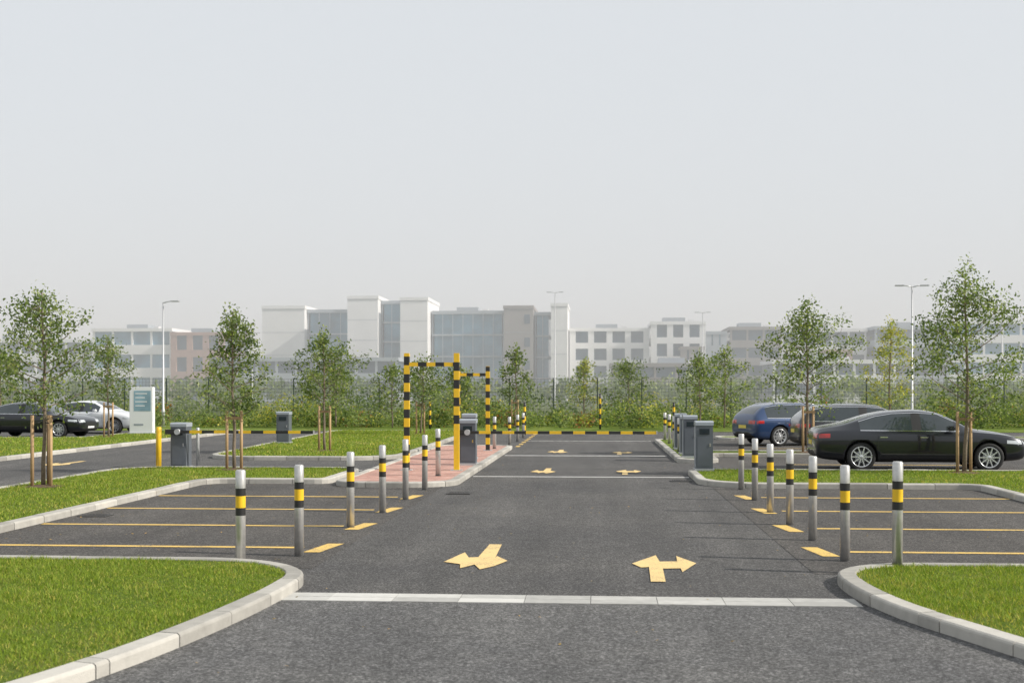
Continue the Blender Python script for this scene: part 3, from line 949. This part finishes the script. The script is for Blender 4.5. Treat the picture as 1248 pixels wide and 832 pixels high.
    for ax in S['ax']:
        for s in(1,-1):
            w=MB()
            def ring(prof,k,N=40):
                vs=[];fs=[]
                for a in range(N):
                    t=2*math.pi*a/N
                    for (rr,yy) in prof: vs.append((rr*math.cos(t),yy*s,rr*math.sin(t)))
                P=len(prof)
                for a in range(N):
                    for c in range(P-1):
                        b0=a*P+c;b1=((a+1)%N)*P+c
                        fs.append((b0,b1,b1+1,b0+1))
                w.add(vs,fs,k,True)
            R_=r;ri=r*.735
            ring([(ri,-.10),(R_*.93,-.105),(R_,-.085),(R_,.085),(R_*.965,.103),(R_*.85,.112),(ri,.105)],'tyre')
            ring([(ri+.002,.104),(ri-.008,.110),(ri-.022,.100),(ri-.03,.02)],'rim')
            ring([(ri-.028,.02),(.0,.02)],'trim')
            ring([(.055,.02),(.06,.088),(.045,.098),(0,.1)],'rim')
            ring([(.14,.022),(.14,.045),(.02,.045)],'galv')
            for a in range(10):
                t=2*math.pi*a/10
                mt=Matrix.Rotation(t,4,'Y')
                y0,y1=(.07,.098) if s>0 else (-.098,-.07)
                hw0,hw1=.014,.009
                vs=[(.04,y0,-hw0),(.04,y0,hw0),(.04,y1,hw0),(.04,y1,-hw0),(ri-.012,y0,-hw1*1.6),(ri-.012,y0,hw1*1.6),(ri-.012,y1,hw1*1.6),(ri-.012,y1,-hw1*1.6)]
                w.add(vs,[(0,1,2,3),(4,7,6,5),(0,4,5,1),(1,5,6,2),(2,6,7,3),(3,7,4,0)],'rim',False,mt)
            wo=w.obj('wheel',(ax-L2,s*.79,r),parent=root,fixn=True)
    root.location=loc; root.rotation_euler=(0,0,rz)
    return root
def carpaint(n,c,metal=0.3):
    M[n]=simple(n,c,0.3,metal,0.03,1,coat=1.0)
carpaint('paint_black',(0.008,0.010,0.016)); carpaint('paint_blue',(0.02,0.05,0.13)); carpaint('paint_grey',(0.025,0.026,0.034))
carpaint('paint_white',(0.70,0.72,0.74),0.0)
make_car('parked_car',SEDAN,'paint_black',(7.62,30.35,0.01),rad(-1.5))
make_car('parked_car',ESTATE,'paint_grey',(8.35,38.9,0.01),rad(3))
make_car('parked_car',ESTATE,'paint_blue',(7.1,43.6,0.01),rad(22))
make_car('parked_car',SEDAN,'paint_black',(-22.8,48.6,0.01),rad(-6))
make_car('parked_car',SEDAN,'paint_white',(-22.4,53.4,0.01),rad(-8))

# ------------------------------------------------------------------ haze (real participating layer of mist far away)
hb = MB(); hb.box((-600,68,-1),(600,620,30),'roof')
hz = hb.obj('haze')
hm = bpy.data.materials.new('haze_air'); hm.use_nodes=True
nt=hm.node_tree; nt.nodes.clear()
out=nt.nodes.new('ShaderNodeOutputMaterial'); vs=nt.nodes.new('ShaderNodeVolumeScatter')
vs.inputs['Density'].default_value=0.0036; vs.inputs['Color'].default_value=(0.96,0.985,1,1); vs.inputs['Anisotropy'].default_value=0.0
nt.links.new(vs.outputs[0],out.inputs['Volume'])
hz.data.materials.clear(); hz.data.materials.append(hm)

# ------------------------------------------------------------------ light
sun_dir = Vector((0.95,-0.16,0)).normalized()
el = rad(34)
sd = Vector((sun_dir.x*math.cos(el),sun_dir.y*math.cos(el),math.sin(el)))
sun = bpy.data.lights.new('sun','SUN'); sun.energy=5.0; sun.angle=rad(1.2); sun.color=(1.0,0.94,0.85)
so = bpy.data.objects.new('sun',sun); col.objects.link(so)
so.rotation_euler = sd.to_track_quat('Z','Y').to_euler()
w = bpy.data.worlds.new('World'); scene.world=w; w.use_nodes=True
nt=w.node_tree; bg=nt.nodes['Background']
sky=nt.nodes.new('ShaderNodeTexSky'); sky.sky_type='NISHITA'; sky.sun_disc=False
sky.sun_elevation=el; sky.sun_rotation=math.atan2(sun_dir.x,sun_dir.y)
sky.dust_density=3.0; sky.air_density=1.0
hs=nt.nodes.new('ShaderNodeHueSaturation'); hs.inputs['Saturation'].default_value=0.6
nt.links.new(sky.outputs[0],hs.inputs['Color'])
mx=mixc(nt,0.86,hs.outputs[0],(8.0,8.35,8.7))
nt.links.new(mx,bg.inputs['Color']); bg.inputs['Strength'].default_value=0.10

# ------------------------------------------------------------------ camera
cam=bpy.data.cameras.new('camera'); co=bpy.data.objects.new('camera',cam); col.objects.link(co)
co.location=(0,0,1.92); co.rotation_euler=(rad(90),0,rad(3.97))
cam.sensor_width=36; cam.lens=36*1500/1248; cam.shift_y=59/1248
cam.clip_end=3000; cam.clip_start=0.1
cam.dof.use_dof=True; cam.dof.focus_distance=20; cam.dof.aperture_fstop=2.8
scene.camera=co
scene.view_settings.view_transform='Standard'; scene.view_settings.look='None'; scene.view_settings.exposure=0
